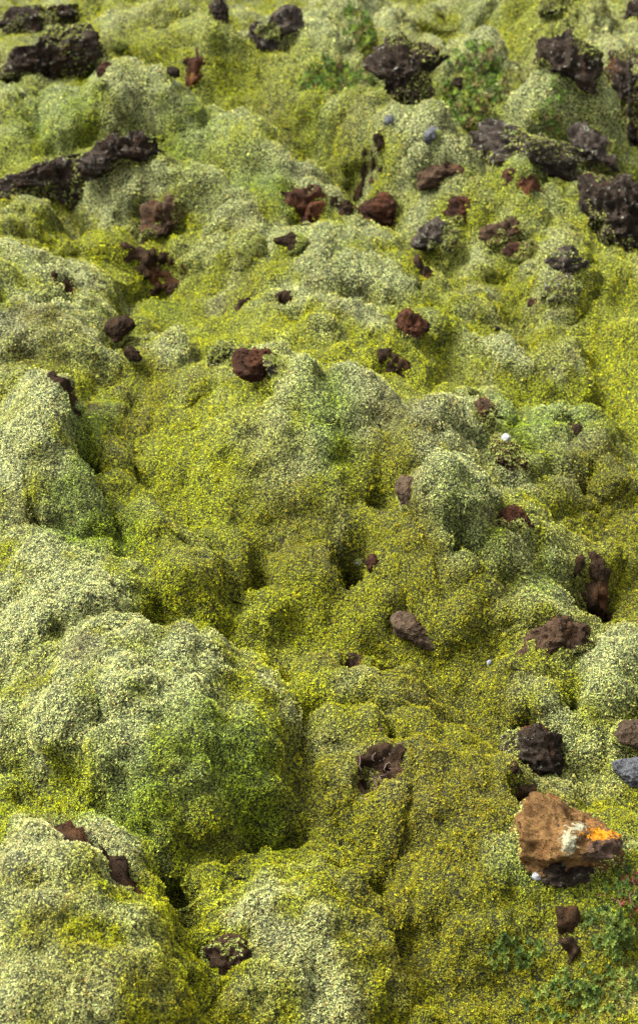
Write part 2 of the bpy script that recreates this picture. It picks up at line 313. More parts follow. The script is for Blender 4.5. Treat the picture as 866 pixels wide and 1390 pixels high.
# ---------------------------------------------------------------- materials
def new_mat(name):
    m = bpy.data.materials.new(name); m.use_nodes = True; t = m.node_tree; t.nodes.clear()
    o = t.nodes.new('ShaderNodeOutputMaterial'); return m, t, o
def N(t, typ, **kw):
    n = t.nodes.new(typ)
    for k, v in kw.items():
        if k in n.inputs: n.inputs[k].default_value = v
        else: setattr(n, k, v)
    return n
def moss_mat(name, transl):
    m, t, o = new_mat(name); a = N(t, 'ShaderNodeAttribute', attribute_name='Col')
    d = N(t, 'ShaderNodeBsdfPrincipled', Roughness=.85); d.inputs['Specular IOR Level'].default_value = .15
    t.links.new(a.outputs['Color'], d.inputs['Base Color'])
    if transl:
        tr = N(t, 'ShaderNodeBsdfTranslucent'); t.links.new(a.outputs['Color'], tr.inputs['Color'])
        mx = N(t, 'ShaderNodeMixShader', Fac=transl); t.links.new(d.outputs[0], mx.inputs[1]); t.links.new(tr.outputs[0], mx.inputs[2]); t.links.new(mx.outputs[0], o.inputs[0])
    else:
        L = t.links.new; tc = N(t, 'ShaderNodeTexCoord')
        wn = N(t, 'ShaderNodeTexNoise', Scale=120.0, Detail=2.0); L(tc.outputs['Object'], wn.inputs['Vector'])
        wv = N(t, 'ShaderNodeMix', data_type='RGBA', blend_type='LINEAR_LIGHT'); wv.inputs[0].default_value = .006; L(tc.outputs['Object'], wv.inputs[6]); L(wn.outputs['Color'], wv.inputs[7])
        vo = N(t, 'ShaderNodeTexVoronoi', Scale=290.0); L(wv.outputs[2], vo.inputs['Vector'])
        gap = N(t, 'ShaderNodeMapRange'); gap.inputs[1].default_value = .15; gap.inputs[2].default_value = .75; gap.inputs[3].default_value = 1.1; gap.inputs[4].default_value = .05; L(vo.outputs['Distance'], gap.inputs[0])
        sp = N(t, 'ShaderNodeSeparateColor'); L(vo.outputs['Color'], sp.inputs[0])
        cell = N(t, 'ShaderNodeMapRange'); cell.inputs[3].default_value = .12; cell.inputs[4].default_value = 1.3; L(sp.outputs[0], cell.inputs[0])
        mu = N(t, 'ShaderNodeMath', operation='MULTIPLY'); L(gap.outputs[0], mu.inputs[0]); L(cell.outputs[0], mu.inputs[1])
        vm = N(t, 'ShaderNodeVectorMath', operation='SCALE'); L(a.outputs['Color'], vm.inputs[0]); L(mu.outputs[0], vm.inputs['Scale']); L(vm.outputs[0], d.inputs['Base Color'])
        b = N(t, 'ShaderNodeBump', Strength=1.0, Distance=.006); L(gap.outputs[0], b.inputs['Height']); L(b.outputs[0], d.inputs['Normal'])
        t.links.new(d.outputs[0], o.inputs[0])
    return m
MOSS, BED = moss_mat('moss_leaf', .12), moss_mat('moss_bed', 0)
def rock_mat(name, dark, mid, rust, rust_amt, lichen=(.40, .40, .31), lich_amt=.35, sc=1.0, orange=0.0, tone=.50, spec=.03):
    m, t, o = new_mat(name); L = t.links.new
    tc = N(t, 'ShaderNodeTexCoord'); v = tc.outputs['Object']
    def nz(s, det=6.0, r=.6): 
        n = N(t, 'ShaderNodeTexNoise', Scale=s * sc, Detail=det, Roughness=r); L(v, n.inputs['Vector']); return n.outputs['Fac']
    def ramp(src, a, b, c0=(0, 0, 0), c1=(1, 1, 1)):
        r = N(t, 'ShaderNodeValToRGB'); r.color_ramp.elements[0].position = a; r.color_ramp.elements[1].position = b
        r.color_ramp.elements[0].color = (*c0, 1); r.color_ramp.elements[1].color = (*c1, 1); L(src, r.inputs[0]); return r.outputs[0]
    def mix(f, a, b):
        x = N(t, 'ShaderNodeMix', data_type='RGBA'); L(f, x.inputs[0])
        for s_, q in ((6, a), (7, b)):
            if isinstance(q, tuple): x.inputs[s_].default_value = (*q, 1)
            else: L(q, x.inputs[s_])
        return x.outputs[2]
    dark, mid, rust, lichen = [tuple(q * tone for q in e) for e in (dark, mid, rust, lichen)]
    c = ramp(nz(28), .3, .72, dark, mid)
    c = mix(ramp(nz(9), .62 - rust_amt * .35, .78 - rust_amt * .3), c, rust)
    pass
    if lich_amt: c = mix(ramp(nz(60, 8.0, .75), .78 - lich_amt * .36, .86 - lich_amt * .36), c, lichen)
    if orange:
        at = N(t, 'ShaderNodeAttribute', attribute_name='Stain'); sp = N(t, 'ShaderNodeSeparateColor'); L(at.outputs['Color'], sp.inputs[0])
        def crust(ch, ns, c, colr, lo=.62):
            ad = N(t, 'ShaderNodeMath', operation='ADD'); L(sp.outputs[ch], ad.inputs[0]); mn = N(t, 'ShaderNodeMath', operation='MULTIPLY'); mn.inputs[1].default_value = 3.2; L(nz(ns, 6.0, .7), mn.inputs[0]); L(mn.outputs[0], ad.inputs[1])
            hf = N(t, 'ShaderNodeMath', operation='MULTIPLY'); hf.inputs[1].default_value = .4; L(ad.outputs[0], hf.inputs[0])
            return mix(ramp(hf.outputs[0], lo * .4, lo * .4 + .035), c, colr)
        c = crust(2, 26, c, (.050, .032, .022), 2.1); c = crust(1, 130, c, (.17, .165, .105), 2.16); c = crust(0, 150, c, (.33, .13, .008), 2.08)
    d = N(t, 'ShaderNodeBsdfPrincipled', Roughness=.82); d.inputs['Specular IOR Level'].default_value = spec; L(c, d.inputs['Base Color'])
    vo = N(t, 'ShaderNodeTexVoronoi', Scale=120.0 * sc); L(v, vo.inputs['Vector'])
    pits = ramp(vo.outputs['Distance'], .12, .45)
    b1 = N(t, 'ShaderNodeBump', Strength=.75, Distance=.012); L(pits, b1.inputs['Height'])
    b2 = N(t, 'ShaderNodeBump', Strength=.9, Distance=.02); L(nz(55, 8.0, .7), b2.inputs['Height']); L(b1.outputs[0], b2.inputs['Normal']); L(b2.outputs[0], d.inputs['Normal'])
    L(d.outputs[0], o.inputs[0]); return m
MAT = {
 'black': rock_mat('black_lava', (.008, .006, .0045), (.070, .050, .034), (.15, .055, .018), .22, lich_amt=.54),
 'brown': rock_mat('brown_lava', (.024, .013, .008), (.12, .076, .044), (.19, .075, .022), .32, lich_amt=.3),
 'rust': rock_mat('rusty_scoria', (.022, .011, .008), (.080, .038, .022), (.13, .050, .020), .5, lich_amt=0),
 'soil': rock_mat('bare_peat', (.012, .008, .005), (.070, .042, .022), (.10, .042, .016), .3, lich_amt=0),
 'grey': rock_mat('grey_basalt', (.07, .072, .075), (.17, .175, .18), (.12, .09, .07), .1, lich_amt=.15),
 'taupe': rock_mat('taupe_stone', (.05, .035, .022), (.15, .102, .062), (.17, .08, .03), .3, lich_amt=.12),
 'tan': rock_mat('orange_lava', (.06, .03, .012), (.25, .14, .05), (.25, .09, .028), .24, lichen=(.5, .52, .42), lich_amt=.12, tone=.55, orange=1.0),
 'white': rock_mat('pale_pebble', (.45, .45, .44), (.66, .66, .65), (.5, .48, .42), .1, lich_amt=0, tone=.34),
 'lich': rock_mat('lichened_lava', (.022, .017, .014), (.11, .085, .065), (.17, .07, .025), .2, lichen=(.38, .40, .29), lich_amt=.60)}
def plain(name, c, r=.6, transl=0):
    m, t, o = new_mat(name); d = N(t, 'ShaderNodeBsdfPrincipled', Roughness=r); tc = N(t, 'ShaderNodeTexCoord')
    nz = N(t, 'ShaderNodeTexNoise', Scale=90.0, Detail=3.0); t.links.new(tc.outputs['Object'], nz.inputs['Vector'])
    rp = N(t, 'ShaderNodeValToRGB'); rp.color_ramp.elements[0].color = (*[q * .6 for q in c], 1); rp.color_ramp.elements[1].color = (*[q * 1.3 for q in c], 1); rp.color_ramp.elements[0].position = .3; rp.color_ramp.elements[1].position = .7
    t.links.new(nz.outputs['Fac'], rp.inputs[0]); t.links.new(rp.outputs[0], d.inputs['Base Color']); t.links.new(d.outputs[0], o.inputs[0]); return m
TWIG, LICHEN, REDSTEM = plain('dead_twig', (.05, .022, .010)), plain('orange_lichen', (.40, .15, .01), .8), plain('red_stem', (.09, .022, .010))
PALELICHEN = plain('pale_lichen', (.20, .21, .15), .9)

# ---------------------------------------------------------------- terrain sheet: one polar sheet from the camera's foot to the horizon
az = np.unique(np.concatenate([np.linspace(-22, 22, 250), np.linspace(22, 60, 36), np.linspace(-60, -22, 36), np.linspace(60, 300, 40)]))
az = az[:-1] if abs(az[-1] - az[0] - 360) < 1e-6 else az
rd = np.concatenate([[.05, .25, .5, .7], np.geomspace(.85, 7.5, 340), np.geomspace(7.8, 30, 50), np.geomspace(34, 900, 24)])
A, RR = np.meshgrid(R_(1) * az, rd); x = (RR * np.sin(A)).ravel(); y = (RR * np.cos(A)).ravel()
p, n, (g, own, fr, best, b) = surf(x, y, True)
far = sstep(10, 40, np.hypot(x, y)); p[:, 2] = p[:, 2] * (1 - far)
p[:, 2] -= np.where(own >= 0, np.minimum(.10, (best - b) * 1.5), 0)
na, nr = len(az), len(rd); i = np.arange(nr - 1)[:, None]; j = np.arange(na)[None]; jn = (j + 1) % na
F = np.stack([i * na + j, i * na + jn, (i + 1) * na + jn, (i + 1) * na + j], -1).reshape(-1, 4)[:, ::-1]
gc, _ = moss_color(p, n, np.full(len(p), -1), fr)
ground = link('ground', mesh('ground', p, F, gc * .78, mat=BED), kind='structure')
ground['label'] = 'uneven lava ground between the moss mounds'

# ---------------------------------------------------------------- mounds
MOBJ = []
for i, m in enumerate(MOUNDS):
    dist = np.hypot(np.hypot(*m['c']), CAM_H); s = dist / FPX
    na = int(np.clip(2 * np.pi * m['rav'] / (5.0 * s), 28, 190)); nr = max(9, na // 5)
    rho = 1.42 * (1 - (1 - np.linspace(0, 1, nr + 1)[1:]) ** 1.25); th = np.linspace(-np.pi, np.pi, na, endpoint=False)
    rad = rad_at(m['rr'], th); rho_g = np.concatenate([np.repeat(rho, na), np.full(na, 1.43)])
    tt = np.tile(th, nr + 1); rr = np.tile(rad, nr + 1)
    x = np.r_[m['c'][0], m['c'][0] + rho_g * rr * np.cos(tt)]; y = np.r_[m['c'][1], m['c'][1] + rho_g * rr * np.sin(tt)]
    p, n, (g, own, fr, best, b) = surf(x, y, True)
    hh = own_height(i, x, y); p[:, 2] -= np.where(own != i, .004 + np.minimum(.09, np.clip(best - hh, 0, 1) * 1.5), 0)
    p[1 + nr * na:, 2] -= .10
    p = np.vstack([p, [m['c'][0], m['c'][1], p[1 + nr * na:, 2].mean() - .02]])
    f = []
    k = np.arange(na); kn = (k + 1) % na
    f.append(np.stack([np.zeros(na, int), 1 + k, 1 + kn, 1 + kn], 1))
    for r in range(nr): f.append(np.stack([1 + r * na + k, 1 + (r + 1) * na + k, 1 + (r + 1) * na + kn, 1 + r * na + kn], 1))
    last = 1 + nr * na
    tri = [np.stack([np.zeros(na, int), 1 + k, 1 + kn], 1)]
    for q in f[1:]: tri += [q[:, [0, 1, 2]], q[:, [0, 2, 3]]]
    tri.append(np.stack([np.full(na, len(p) - 1), last + kn, last + k], 1))
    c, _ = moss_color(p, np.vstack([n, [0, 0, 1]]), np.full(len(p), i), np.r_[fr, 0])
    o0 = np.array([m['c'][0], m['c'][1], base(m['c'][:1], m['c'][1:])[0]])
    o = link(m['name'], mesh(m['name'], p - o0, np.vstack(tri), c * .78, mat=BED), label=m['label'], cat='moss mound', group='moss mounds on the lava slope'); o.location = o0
    MOBJ.append(o)

# ---------------------------------------------------------------- rocks, scars, pebbles
EXCL = []            # outlines in the world where no moss grows (bare patches)
ROCKTUFT = []        # (object, origin, sample points, normals)
def ico(sub):
    bm = bmesh.new(); bmesh.ops.create_icosphere(bm, subdivisions=sub, radius=1.0)
    v = np.array([q.co[:] for q in bm.verts]); f = np.array([[q.index for q in t.verts] for t in bm.faces]); bm.free(); return v, f
ICO = {s: ico(s) for s in (3, 4, 5, 6)}
def rock(name, label, mat, poly, depth=.8, rough=1.0, cuts=10, moss=0.0, cat='rock', group=None, under=0.0, lift=0.0, seed=None, sink=.12):
    """a closed stone with the outline the photograph shows, its own depth, facets and crags; it stands where its lower edge meets the ground"""
    seed = len(ROCKTUFT) * 7 + 3 if seed is None else seed; rg = np.random.default_rng(seed)
    pp = spline(P(poly), 8); c = (pp.max(0) + pp.min(0)) / 2; span = np.ptp(pp, axis=0)
    q = hit(c[0], pp[:, 1].max() - .10 * span[1]); dist = np.dot(q - CAM, AX_F); s = dist / FPX
    rr = radial((pp - c) * np.array([1, -1]), np.zeros(2)) * s * (1 + .11 * min(rough, 1.2))
    rav = rr.mean(); sub = 6 if span.max() > 105 else 5 if span.max() > 26 else 4 if span.max() > 14 else 3
    v, f = ICO[sub]; th = np.arctan2(v[:, 1], v[:, 0]); w2 = np.hypot(v[:, 0], v[:, 1])
    D = depth * min(rr.mean(), span[1] * s * .75)
    r_th = rad_at(rr, th)
    U, V, W = w2 * r_th * np.cos(th), w2 * r_th * np.sin(th), v[:, 2] * D
    L = np.stack([U, V, W], 1)
    for _ in range(cuts):
        nn = rg.normal(size=3); nn /= np.linalg.norm(nn); ext = (L @ nn).max(); cc = ext * rg.uniform(.72, .9)
        over = np.clip(L @ nn - cc, 0, None); L -= over[:, None] * nn * .85
    if under:
        nn = np.array([.10, -.78, .62]); cc = (L @ nn).max() * under; L -= np.clip(L @ nn - cc, 0, None)[:, None] * nn * .9
        nn = np.array([-.05, .80, .60]); cc = (L @ nn).max() * .80; L -= np.clip(L @ nn - cc, 0, None)[:, None] * nn * .9
    cen = CAM + ray(c[0], c[1]) * (dist + D * (-.30 if cat == 'stone' else .10)) + np.array([0, 0, .016 if cat == 'stone' else -.10 * span[1] * s]) - ray(c[0], c[1]) * lift + np.array([0, 0, .3 * lift])
    up = AX_U; wd = -AX_F
    Pw = L[:, :1] * AX_R + L[:, 1:2] * up + L[:, 2:] * wd
    nrm = Pw / (np.linalg.norm(Pw, axis=1)[:, None] + 1e-9)
    o3 = seed * 1.7; fs = max(rav, .03)
    d = .30 * (.22 - np.abs(noise3(Pw / (fs * .80) + o3, 41))) + .30 * (.26 - np.abs(noise3(Pw / (fs * .42) + o3, 42))) + .26 * (.28 - np.abs(noise3(Pw / (fs * .20) + o3, 43))) + .16 * (.28 - np.abs(noise3(Pw / (fs * .09) + o3, 44))) - .25 * np.clip(noise3(Pw / (fs * .40) + o3, 45) - .15, 0, 1)
    Pw = Pw + nrm * (d * .7 * rough * min(fs, .2))[:, None]
    org = cen - up * (span[1] * s * .5)
    ob = link(name, mesh(name, Pw + cen - org, f, smooth=True, mat=MAT[mat]), label=label, cat=cat, group=group); ob.location = org
    ROCKTUFT.append((ob, org, Pw + cen, f, moss, s)); return ob
def scar(name, label, mat, poly, h=.014, cat='bare patch', group=None, bumps=1.0, dip=0.0):
    """a patch of bare crumbly earth, dead heather or painted shade lying on the moss surface"""
    pp = spline(P(poly), 8); c3 = hit(*pp.mean(0)); c = c3[:2]; sc_ = np.dot(c3 - CAM, AX_F) / FPX; sa_ = max(.8, (CAM_H - c3[2]) / np.linalg.norm(c3 - CAM)); q = c + (pp - pp.mean(0)) * np.array([sc_, -sc_ / sa_]); rr = radial(q, c); rav = rr.mean()
    EXCL.append((c, rr)); dist = np.hypot(np.hypot(*c), CAM_H); s = dist / FPX
    na = int(np.clip(2 * np.pi * rav / (3.0 * s), 20, 110)); nr = max(5, na // 5)
    th = np.linspace(-np.pi, np.pi, na, endpoint=False); rho = np.linspace(0, 1.12, nr + 1)[1:]
    jag = 1 + .16 * noise3(np.stack([np.cos(th) * 3, np.sin(th) * 3, np.full(na, c[0] * 9)], 1), 51)
    R2 = rad_at(rr, th) * jag; x = np.r_[c[0], (c[0] + np.outer(rho, R2 * np.cos(th))).ravel()]; y = np.r_[c[1], (c[1] + np.outer(rho, R2 * np.sin(th))).ravel()]
    p, n, _ = surf(x, y, True); rh = np.r_[0, np.repeat(rho, na)]
    d = h * (.6 - 1.0 * rh ** 2) + bumps * h * (1.1 * noise3(p / .035, 52) + 1.1 * noise3(p / .014, 53)) - np.where(rh > 1.1, .03, 0)
    p = p + n * d[:, None]; k = np.arange(na); kn = (k + 1) % na
    tri = [np.stack([np.zeros(na, int), 1 + k, 1 + kn], 1)]
    for r in range(nr - 1):
        a, b_, c_, d_ = 1 + r * na + k, 1 + (r + 1) * na + k, 1 + (r + 1) * na + kn, 1 + r * na + kn
        tri += [np.stack([a, b_, c_], 1), np.stack([a, c_, d_], 1)]
    bot = p[0] - n[0] * (.05 + h); p = np.vstack([p, bot]); last = 1 + (nr - 1) * na
    tri.append(np.stack([np.full(na, len(p) - 1), last + kn, last + k], 1))
    ob = link(name, mesh(name, p - bot, np.vstack(tri), mat=MAT[mat]), label=label, cat=cat, group=group); ob.location = bot
    return ob
G1 = 'bare lava rocks sticking out of the moss'; G2 = 'bare earth scars in the moss'; G3 = 'small loose stones'
rock('lava_ledge', 'long dark lava ledge in the top left corner with a rusty underside', 'black', '-10,20 20,4 60,7 100,2 122,14 143,26 130,34 95,28 70,16 30,20 10,32 -10,34', .9, 1.1, 6, .25, group=G1)
rock('lava_rock', 'big black lava rock with white lichen specks and an orange spot, upper left', 'black', '-12,100 15,76 25,60 50,54 70,40 95,32 120,36 145,50 148,70 130,79 110,92 92,96 60,104 25,104 -12,116', .8, 1.1, 8, .15, group=G1)
rock('lava_rock', 'rusty rock in the hollow under the small overhanging lump', 'rust', '131,90 145,84 158,90 160,102 147,107 134,103', .8, 1, 8, 0, group=G1)
rock('lava_ledge', 'left half of the long black ledge, touching the left edge, with an orange spot', 'black', '-12,244 30,226 70,216 108,207 124,225 118,255 108,272 90,279 60,264 20,262 -12,258', .8, 1.2, 8, .1, group=G1)
rock('lava_ledge', 'right half of the long black ledge, jagged and ending in a point', 'black', '98,212 125,196 150,186 190,179 214,194 231,208 215,219 182,217 150,232 120,238 104,228', .8, 1.3, 8, .05, group=G1)
rock('lichened_stone', 'pale lichened knob on the front of the long black ledge', 'lich', '113,232 122,223 142,223 150,234 140,244 120,244', .8, 1, 6, .1, group=G1, lift=.10)
rock('lichened_stone', 'whitish flake of lichened rock lying across the long black ledge', 'lich', '106,210 118,203 128,200 128,208 118,216 108,217', .7, 1, 6, 0, group=G1)
rock('pointed_rock', 'pointed brown lava rock with a lichen cap, set in the pale mound', 'brown', '178,318 186,296 190,274 214,257 245,254 262,272 271,290 256,298 236,302 226,316 210,333 184,330', .8, 1.1, 9, .1, group=G1)
rock('red_stone', 'small upright rust red stone beside a moss knob', 'rust', '336,330 342,319 355,318 362,332 360,348 350,353 341,350', .8, .8, 6, 0, group=G1)
rock('flat_slab', 'flat dark slab lying on the slope right of the red stone', 'soil', '372,323 395,315 415,318 421,326 408,334 394,345 384,334', .6, .8, 6, 0, group=G1)
rock('lava_rock', 'black rock at the top edge left of the lichened boulder', 'black', '282,18 290,0 305,-4 311,14 309,34 298,37 286,27', .9, 1.1, 8, 0, group=G1)
rock('lava_boulder', 'black boulder with white and orange lichen in a deep notch at the top', 'lich', '335,38 352,28 362,30 372,14 392,4 405,12 405,48 398,62 382,69 362,66 345,52', .9, 1.1, 8, 0, group=G1)
rock('lava_boulder', 'squat black boulder hugged by the green shrub, near the top centre', 'black', '500,80 503,60 520,45 545,42 562,55 600,60 608,66 604,74 580,76 572,92 586,112 586,136 560,148 540,141 530,115 514,96', .8, 1.1, 9, .1, group=G1)
rock('lava_stone', 'dark bluish stone standing in front of the flat topped cushion', 'black', '612,110 620,100 634,102 641,112 638,124 622,126 612,120', .8, 1, 8, 0, group=G1)
rock('lava_rock', 'dark rock cut by the top edge, above the yellow hollow', 'black', '730,10 745,-8 780,-10 786,12 782,24 760,24 742,22', .9, 1, 8, .1, group=G1)
rock('lava_rock', 'dark rock in the top right corner', 'black', '848,20 856,-6 880,-8 884,40 866,42 852,32', .9, 1, 8, 0, group=G1)
rock('lava_boulder', 'left one of the black twin boulders behind the largest far dome', 'black', '727,76 733,54 750,40 775,36 790,46 806,52 811,78 812,110 800,136 772,112 742,92', .8, 1.1, 9, .06, group=G1)
rock('lava_boulder', 'right one of the black twin boulders, running off the right edge', 'black', '806,72 820,60 842,66 880,70 886,130 882,192 850,190 838,160 815,132 808,104', .8, 1.1, 9, .06, group=G1)
rock('mossy_ledge', 'mossy lichened ledge in front of the largest far dome', 'lich', '646,176 660,164 690,166 720,182 750,190 790,206 804,228 780,236 740,226 700,228 676,234 652,206', .8, 1.2, 9, .4, group=G1)
rock('mossy_ledge', 'steep lichened stone at the right end of the mossy ledge', 'lich', '772,176 790,164 812,172 832,190 838,214 834,236 812,240 794,226 780,204', .8, 1.1, 8, .3, group=G1)
rock('grey_stone', 'little round slate grey stone on the far hump, lower one of two', 'grey', '574,190 580,182 591,180 597,188 594,198 582,202 574,198', .9, .6, 6, 0, 'stone', G3)
rock('grey_stone', 'little slate grey stone on the far hump, upper one of two', 'grey', '519,174 524,164 533,161 539,168 538,178 528,182 520,180', .9, .6, 6, 0, 'stone', G3)
rock('lava_rock', 'dark brown rock under the arching moss hump', 'brown', '556,250 580,226 612,214 638,222 652,236 636,246 610,248 584,254', .8, 1, 8, .25, group=G1)
rock('scoria_lump', 'largest rust red scoria lump in the middle far ground', 'rust', '488,290 500,272 522,262 545,266 566,274 580,288 574,300 550,304 520,306 498,302', .8, 1.2, 4, .03, group=G1)
rock('scoria_lump', 'second rust red scoria lump, just right of the largest', 'rust', '602,284 612,270 632,264 655,268 669,280 660,294 640,303 618,296', .7, 1.2, 4, .05, group=G1)
rock('lichened_stone', 'rounded lichen crusted stone below the two red scoria lumps', 'lich', '557,320 570,304 596,294 622,300 638,322 632,338 612,346 584,338 564,332', .8, 1, 8, .25, group=G1)
rock('lava_boulder', 'black boulder at the right edge with a deep black pit in its side', 'black', '794,252 808,232 835,240 880,246 886,340 850,346 806,344 796,310', .8, 1.2, 9, .12, group=G1)
rock('scoria_lump', 'brown purple scoria on the knoll, uppermost of the rusty rubble', 'brown', '655,318 666,300 690,292 712,300 720,318 706,336 680,338', .7, 1.2, 5, .1, group=G1)
rock('scoria_lump', 'rusty scoria in the middle of the rubble below the brown purple one', 'rust', '684,342 698,328 722,326 738,340 730,356 706,358', .7, 1.2, 5, .15, group=G1)
rock('lichened_stone', 'dark grey stone with an orange top, right end of the rusty rubble', 'lich', '744,346 756,332 778,334 794,352 790,372 770,378 750,368', .8, 1.1, 8, .1, group=G1)
rock('lichened_stone', 'dark mossy stone at the lower end of the rusty rubble', 'lich', '734,398 746,378 772,372 784,390 774,414 750,420', .8, 1.1, 8, .35, group=G1)
rock('red_stone', 'low red brown stone at the foot of the rusty rubble', 'rust', '714,408 724,402 740,406 746,414 732,420 718,416', .7, .8, 6, 0, group=G1)
rock('dark_stone', 'smooth dark grey stone half sunk in the left moss slope', 'soil', '143,456 148,442 164,438 182,437 189,446 178,456 168,472 156,480 146,470', .8, .6, 7, 0, 'stone', G3)
rock('dark_stone', 'small crumbly brown stone just below the smooth dark one', 'soil', '168,484 176,476 190,484 193,496 184,500 174,496', .8, 1, 6, 0, 'stone', G3)
rock('lava_rock', 'dark craggy knob, left one of a pair at the head of the shaded moss back', 'black', '283,482 290,464 306,461 322,472 328,490 320,504 302,508 288,498', .8, 1.1, 8, .12, group=G1)
rock('scoria_lump', 'rust red rock, right one of a pair at the head of the shaded moss back', 'rust', '316,492 328,474 352,470 380,480 402,498 396,509 372,509 346,513 328,507', .8, 1, 7, .03, group=G1)
rock('lava_rock', 'grey crag crusted with lichen along the crest of the shaded moss back', 'lich', '360,482 376,484 396,498 406,518 396,524 378,510 364,500', .7, 1.1, 7, .4, group=G1)
rock('cave_rock', 'rusty rock with a dark little cave, under a moss hood', 'rust', '531,448 536,428 552,420 570,422 582,440 576,458 558,467 540,466', .8, 1.1, 7, .08, group=G1)
rock('cleft_rock', 'brown rock showing in the cleft of the arched hump', 'brown', '642,556 650,538 664,536 674,552 672,576 660,588 648,574', .8, 1, 7, .1, group=G1)
rock('lichened_stone', 'brown rock with a white lichen spot, in the gully below the arched hump', 'brown', '664,600 676,588 696,594 708,612 714,640 704,652 690,636 674,622', .8, 1, 7, .1, group=G1)
rock('white_chip', 'bright white chip on the gully rock', 'white', '679,606 686,602 692,607 690,614 682,614', .8, .5, 4, 0, 'stone', G3, lift=.035)
rock('bare_face', 'bare brown rock face at the corner of the pale moss boulder', 'taupe', '535,662 540,646 556,641 572,650 578,668 572,688 560,696 544,680', .7, .7, 8, .03, group=G1)
rock('scoria_lump', 'dark red brown lump beside the dark cleft in the pale moss boulder', 'rust', '670,704 680,690 700,686 716,698 719,716 706,729 686,722 674,714', .8, 1.2, 5, .08, group=G1)
rock('long_stone', 'long smooth brown stone tapering to the right, lying in olive moss', 'taupe', '529,862 534,844 548,839 562,844 574,858 590,874 600,890 578,888 556,878 538,872', .7, .6, 7, 0, 'stone', G3)
rock('white_pebble', 'white pebble at the mouth of the little black hollow', 'white', '481,769 484,763 491,762 495,767 492,773 484,774', .8, .3, 3, 0, 'stone', G3)
rock('brown_stone', 'brown stone in the little black hollow beside a white pebble', 'rust', '496,776 500,764 512,762 518,770 514,780 502,784', .8, .8, 6, 0, 'stone', G3)
rock('white_chip', 'tiny white chip on olive moss left of the orange brown rock', 'white', '658,908 662,903 667,905 668,910 662,912', .8, .3, 3, 0, 'stone', G3)
rock('brown_rock', 'orange brown jagged rock leaning against the whitish mound', 'brown', '706,884 722,858 740,842 762,832 790,832 803,850 798,874 776,884 750,886 724,892', .8, 1.2, 9, .05, group=G1)
rock('lava_rock', 'round dark knobbly rock above the orange lichened block', 'black', '676,1014 684,994 704,982 730,979 752,990 764,1012 768,1034 756,1050 736,1052 712,1042 690,1032', .9, 1.1, 8, .03, group=G1)
rock('flat_stone', 'flat brownish stone at the right edge, upper one of two', 'taupe', '826,1004 836,990 872,986 884,996 882,1020 850,1022 832,1018', .7, .5, 6, 0, 'stone', G3)
rock('grey_stone', 'smooth blue grey stone at the right edge, lower one of two', 'grey', '831,1046 842,1040 878,1038 888,1056 876,1074 854,1075 838,1062', .8, .6, 6, 0, 'stone', G3)
hero = rock('lava_block', 'large orange lava block with orange and grey lichen, lower right', 'tan', '682,1130 683,1094 694,1082 745,1076 782,1084 812,1100 842,1120 845,1144 832,1164 802,1184 768,1200 736,1202 722,1186 716,1168 696,1154', .95, .62, 12, .0, group=G1, seed=5, under=.62)
rock('dark_rubble', 'dark broken rock under the front edge of the orange lichened block', 'black', '722,1196 732,1172 764,1160 800,1164 812,1178 790,1192 766,1206 740,1208', .8, 1.2, 8, 0, group=G1)
rock('white_chip', 'white chip just under the orange lichened block', 'white', '719,1202 724,1196 731,1199 732,1206 724,1208', .8, .3, 3, 0, 'stone', G3, lift=.03)
rock('lava_rock', 'brown rock peeping out under the bottom middle dome', 'brown', '266,1292 284,1276 312,1268 336,1276 352,1294 344,1312 316,1320 284,1314', .8, 1.1, 8, .8, group=G1)
rock('dark_stone', 'tiny black pebble on the pale slope above the narrow fold', 'black', '666,453 670,449 677,451 678,456 671,458', .8, .3, 4, 0, 'stone', G3)
rock('lichened_stone', 'small blue white lichened stone right of the big rock at upper left', 'lich', '148,66 156,60 168,62 177,68 170,73 154,73', .7, .8, 5, 0, 'stone', G3)
rock('dark_stone', 'small black stone beside the brown scar in the upper yellow hollow', 'black', '226,104 232,96 243,100 246,108 238,113 228,111', .8, .8, 6, 0, 'stone', G3)
scar('earth_or_shade_scar', 'rusty earth scar in the yellow hollow at upper left', 'rust', '248,95 255,82 272,80 286,90 280,104 260,106', .012, group=G2)
scar('earth_or_shade_scar', 'wide rusty scar left of the largest red scoria lump', 'rust', '384,276 400,266 426,268 444,280 450,292 430,300 404,296 388,288', .014, group=G2)
scar('earth_or_shade_scar', 'brown scar joining the wide rusty one to the largest scoria lump', 'soil', '446,284 462,272 486,272 494,284 478,294 458,296', .012, group=G2)
scar('earth_or_shade_scar', 'bare brown scar under the small moss arch', 'rust', '684,250 700,240 726,238 742,244 726,256 700,262', .012, group=G2)
scar('earth_or_shade_scar', 'purple brown scar on the pale shelf at left', 'soil', '170,378 186,362 212,362 240,372 246,388 226,398 198,394', .014, group=G2)
scar('earth_or_shade_scar', 'dark patch painted for the shade in a crease above the greyish left mound', 'soil', '70,398 84,392 106,396 110,404 94,412 78,408', .010, group=G2)  # dark soil colour laid in the crease as its shade
scar('earth_or_shade_scar', 'small brown scar on the yellow green slope left of centre', 'soil', '318,416 330,409 346,414 349,422 336,428 322,424', .010, group=G2)
scar('earth_or_shade_scar', 'small brown scar in the dark notch above the yellow trough', 'soil', '374,414 384,404 396,408 398,420 386,428 376,424', .010, group=G2)
scar('earth_or_shade_scar', 'grey brown scar on the slope left of the grey green swell', 'soil', '553,366 564,356 580,370 590,392 586,406 572,400 560,384', .014, group=G2)
scar('earth_or_shade_scar', 'red brown scar in the yellow moss below the cave rock', 'soil', '510,500 522,491 544,494 557,506 546,520 526,516', .014, group=G2)
